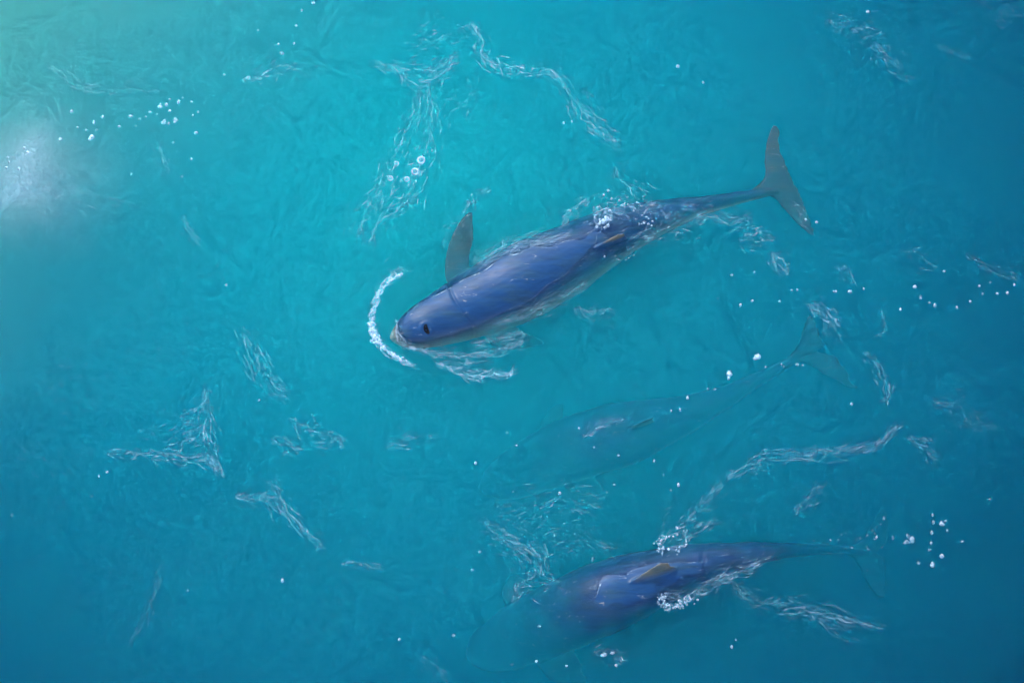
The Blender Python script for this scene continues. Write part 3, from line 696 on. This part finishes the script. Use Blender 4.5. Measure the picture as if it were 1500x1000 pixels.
f.done('lapping_foam', 'rippled foam lapping along the cheek of the surfaced head')
f = Foam()
f.beads([(872, 318), (885, 306), (905, 304), (935, 306)], 80, .035, (.002, .008), .6, .5, .02).beads([(880, 330), (888, 322), (886, 335)], 40, .012, (.004, .011), .85, .3, .02)
f.thread([(876, 335), (874, 318), (886, 308), (896, 316), (890, 330)], .007, .7, .006, 3).wisp([(870, 318), (900, 308), (950, 312), (1000, 320)], 150, .03, .45, jit=.7)
f.beads([(938, 330), (948, 322), (950, 330)], 14, .010, (.003, .007), .9, .1, .02).beads([(895, 372), (930, 365), (900, 378)], 14, .03, (.004, .008), .45)
f.done('froth', 'bubbly froth splashing over the wet back beside the fin of the surfaced dolphin')
f = Foam()
LOOP = [(972, 812), (966, 798), (972, 788), (984, 780), (1000, 776), (1005, 790), (996, 802), (980, 806)]
f.beads(LOOP[:5], 46, .012, (.002, .008), .75, .4, .02).beads(LOOP[5:], 16, .014, (.002, .007), .7, .3, .02).thread(LOOP, .006, .6, .012, 3).wisp([(980, 800), (1010, 785), (1050, 760)], 60, .02, .4)
f.done('froth', 'loop of frothy bubbles standing above the olive fin')
f = Foam()
LO = [(970, 870), (972, 882), (984, 890), (1000, 884), (1018, 876)]
f.beads(LO, 70, .016, (.002, .008), .7, .4, .015).thread(LO, .006, .7, .014, 4).wisp([(966, 872), (1000, 872), (1040, 858), (1080, 842)], 120, .02, .45, jit=.6)
f.done('froth', 'frothy patch against the flank opposite the loop of bubbles')
f = Foam()
f.beads([(1200, 775), (1240, 790), (1300, 785)], 26, .05, (.003, .006), .35).beads([(730, 740), (800, 755), (860, 745)], 40, .10, (.002, .005), .45).beads([(560, 270), (600, 240), (590, 290)], 30, .06, (.003, .006), .5, .6)
f.done('tiny_bubbles', 'sprinkling of tiny bubbles in loose drifts among the foam wisps')

# single foam flecks and ring bubbles, each one a thing of its own
def flecks(label, group, pts, alpha=.8, name='foam_fleck', cat='foam fleck'):
    for x, y, d in pts:
        p = P(x, y); f = Foam()
        r = d*.00395/2*.82; alpha_ = alpha*rng.uniform(.5, .85)
        f.bead(0, 0, r, alpha_, 0.0, .55)
        if d > 7:
            for _ in range(3): f.bead(rng.normal(0, r*.6), rng.normal(0, r*.6), r*.6, alpha_, 0.0, .6)
        o = f.done(name, label, cat=cat, kind=None, group=group)
        o.location = (p.x, p.y, float(height(np.array([p.x]), np.array([p.y]))[0]))
flecks('round white foam fleck in the scattered chain beside the whitish glow', 'foam flecks in the chain beside the whitish puff',
       [(105, 164, 7), (138, 180, 6), (151, 172, 5), (89, 205, 8), (135, 201, 9), (142, 191, 5), (126, 191, 4), (175, 186, 5), (192, 171, 7), (205, 175, 5), (220, 165, 5), (235, 157, 8),
        (244, 154, 7), (249, 146, 4), (262, 150, 7), (268, 144, 4), (241, 181, 9), (258, 177, 8), (249, 163, 5), (291, 165, 5), (283, 170, 4), (288, 196, 7), (281, 150, 4), (255, 210, 4), (193, 256, 4), (267, 260, 4), (281, 234, 4), (214, 172, 3), (200, 186, 3), (230, 168, 3), (114, 187, 4)])
flecks('bright sun glint on the whitish glow, shaped as a foam fleck', 'glint dots on the whitish glow', [(36, 217, 5), (41, 224, 6), (12, 231, 4), (28, 248, 5), (14, 238, 4), (10, 246, 4), (24, 226, 3)], .95)  # bright dots draw sun glints inside the pale glow
flecks('small white foam fleck near the arched foam brush stroke', 'foam flecks near the arched brush stroke', [(413, 78, 7), (408, 65, 4), (431, 64, 5), (442, 16, 5), (459, 5, 6), (434, 38, 5), (329, 110, 4), (364, 114, 7), (402, 67, 3), (378, 45, 3)])
flecks('small white foam fleck drifting below or beyond the raised flukes', 'foam flecks drifting round the raised flukes',
       [(1072, 403, 5), (1105, 399, 4), (1085, 447, 6), (1102, 440, 5), (1142, 441, 5), (1160, 425, 4), (1168, 424, 4), (1223, 427, 6), (1245, 427, 7), (1052, 437, 3), (1265, 423, 4), (1196, 326, 5), (1180, 322, 5), (993, 98, 7), (1030, 122, 5), (1271, 18, 6), (826, 180, 5), (838, 178, 4)], .7)
flecks('small white foam fleck in the row drifting far out on blue water', 'foam flecks in the far row', [(1340, 420, 7), (1349, 435, 6), (1319, 453, 5), (1370, 447, 7), (1402, 450, 6), (1422, 441, 5), (1461, 430, 5), (1476, 429, 6), (1486, 417, 5), (1440, 430, 4), (1383, 397, 5), (1451, 413, 4), (1435, 418, 4), (1362, 443, 4)], .7)
flecks('large oval white foam fleck between the dim flukes and the surfaced dolphin', 'large oval foam flecks', [(1110, 522, 11), (1068, 548, 10)], .75)
flecks('small white foam fleck drifting over the dim dolphin under water', 'foam flecks over the dim dolphin',
       [(1007, 583, 6), (1047, 570, 4), (1037, 570, 4), (983, 602, 4), (996, 600, 5), (1247, 592, 6), (1168, 534, 6), (1176, 535, 4), (1145, 533, 4), (1148, 537, 4), (1122, 537, 4), (906, 667, 5), (958, 675, 5), (994, 710, 6), (900, 710, 4), (972, 695, 4), (983, 718, 4), (757, 652, 4), (697, 678, 6), (743, 634, 4), (820, 722, 6), (848, 627, 4), (870, 655, 4)], .65)
flecks('dull bluish foam fleck in the loose cluster off the tail of the sunken headed dolphin', 'dull foam flecks off the tail',
       [(1336, 791, 12), (1328, 793, 8), (1367, 765, 7), (1380, 768, 9), (1365, 780, 7), (1364, 795, 6), (1362, 805, 6), (1380, 814, 8), (1366, 826, 8), (1346, 824, 6), (1329, 784, 5), (1295, 759, 6), (1308, 788, 6), (1284, 787, 5), (1366, 754, 5), (1388, 777, 5), (1450, 731, 5), (1410, 793, 5), (1260, 788, 4), (1248, 802, 4)], .38)
flecks('lone white foam fleck on dark open water far from the dolphins', 'lone foam flecks on dark water', [(414, 850, 7), (158, 692, 5), (146, 698, 4), (135, 727, 4), (18, 754, 5), (380, 587, 5), (332, 418, 5), (585, 936, 5), (276, 865, 4)], .6)
flecks('small foam fleck floating over or beside the sunken head', 'foam flecks by the sunken head', [(665, 930, 6), (790, 917, 5), (786, 968, 5), (750, 973, 5), (830, 975, 5), (903, 974, 6), (886, 958, 8), (897, 956, 7), (868, 819, 6), (1072, 947, 6), (1078, 936, 4), (703, 808, 5), (692, 835, 5)], .55)
for x, y, d in ((617, 235, 10), (608, 252, 9), (596, 263, 7), (572, 262, 7), (581, 240, 6)):
    p = P(x, y); f = Foam(); r = d*.00395/2
    for k in range(14):
        a = k/14*6.283; f.bead(r*math.cos(a), r*math.sin(a), r*.28, .75, 0.0, .8)
    f.bead(0, 0, r, .25, 0.0, .7)
    o = f.done('bubble', 'ring shaped bubble riding on the forked foam trail', cat='bubble', kind=None, group='ring bubbles on the forked trail')
    o.location = (p.x, p.y, float(height(np.array([p.x]), np.array([p.y]))[0]))
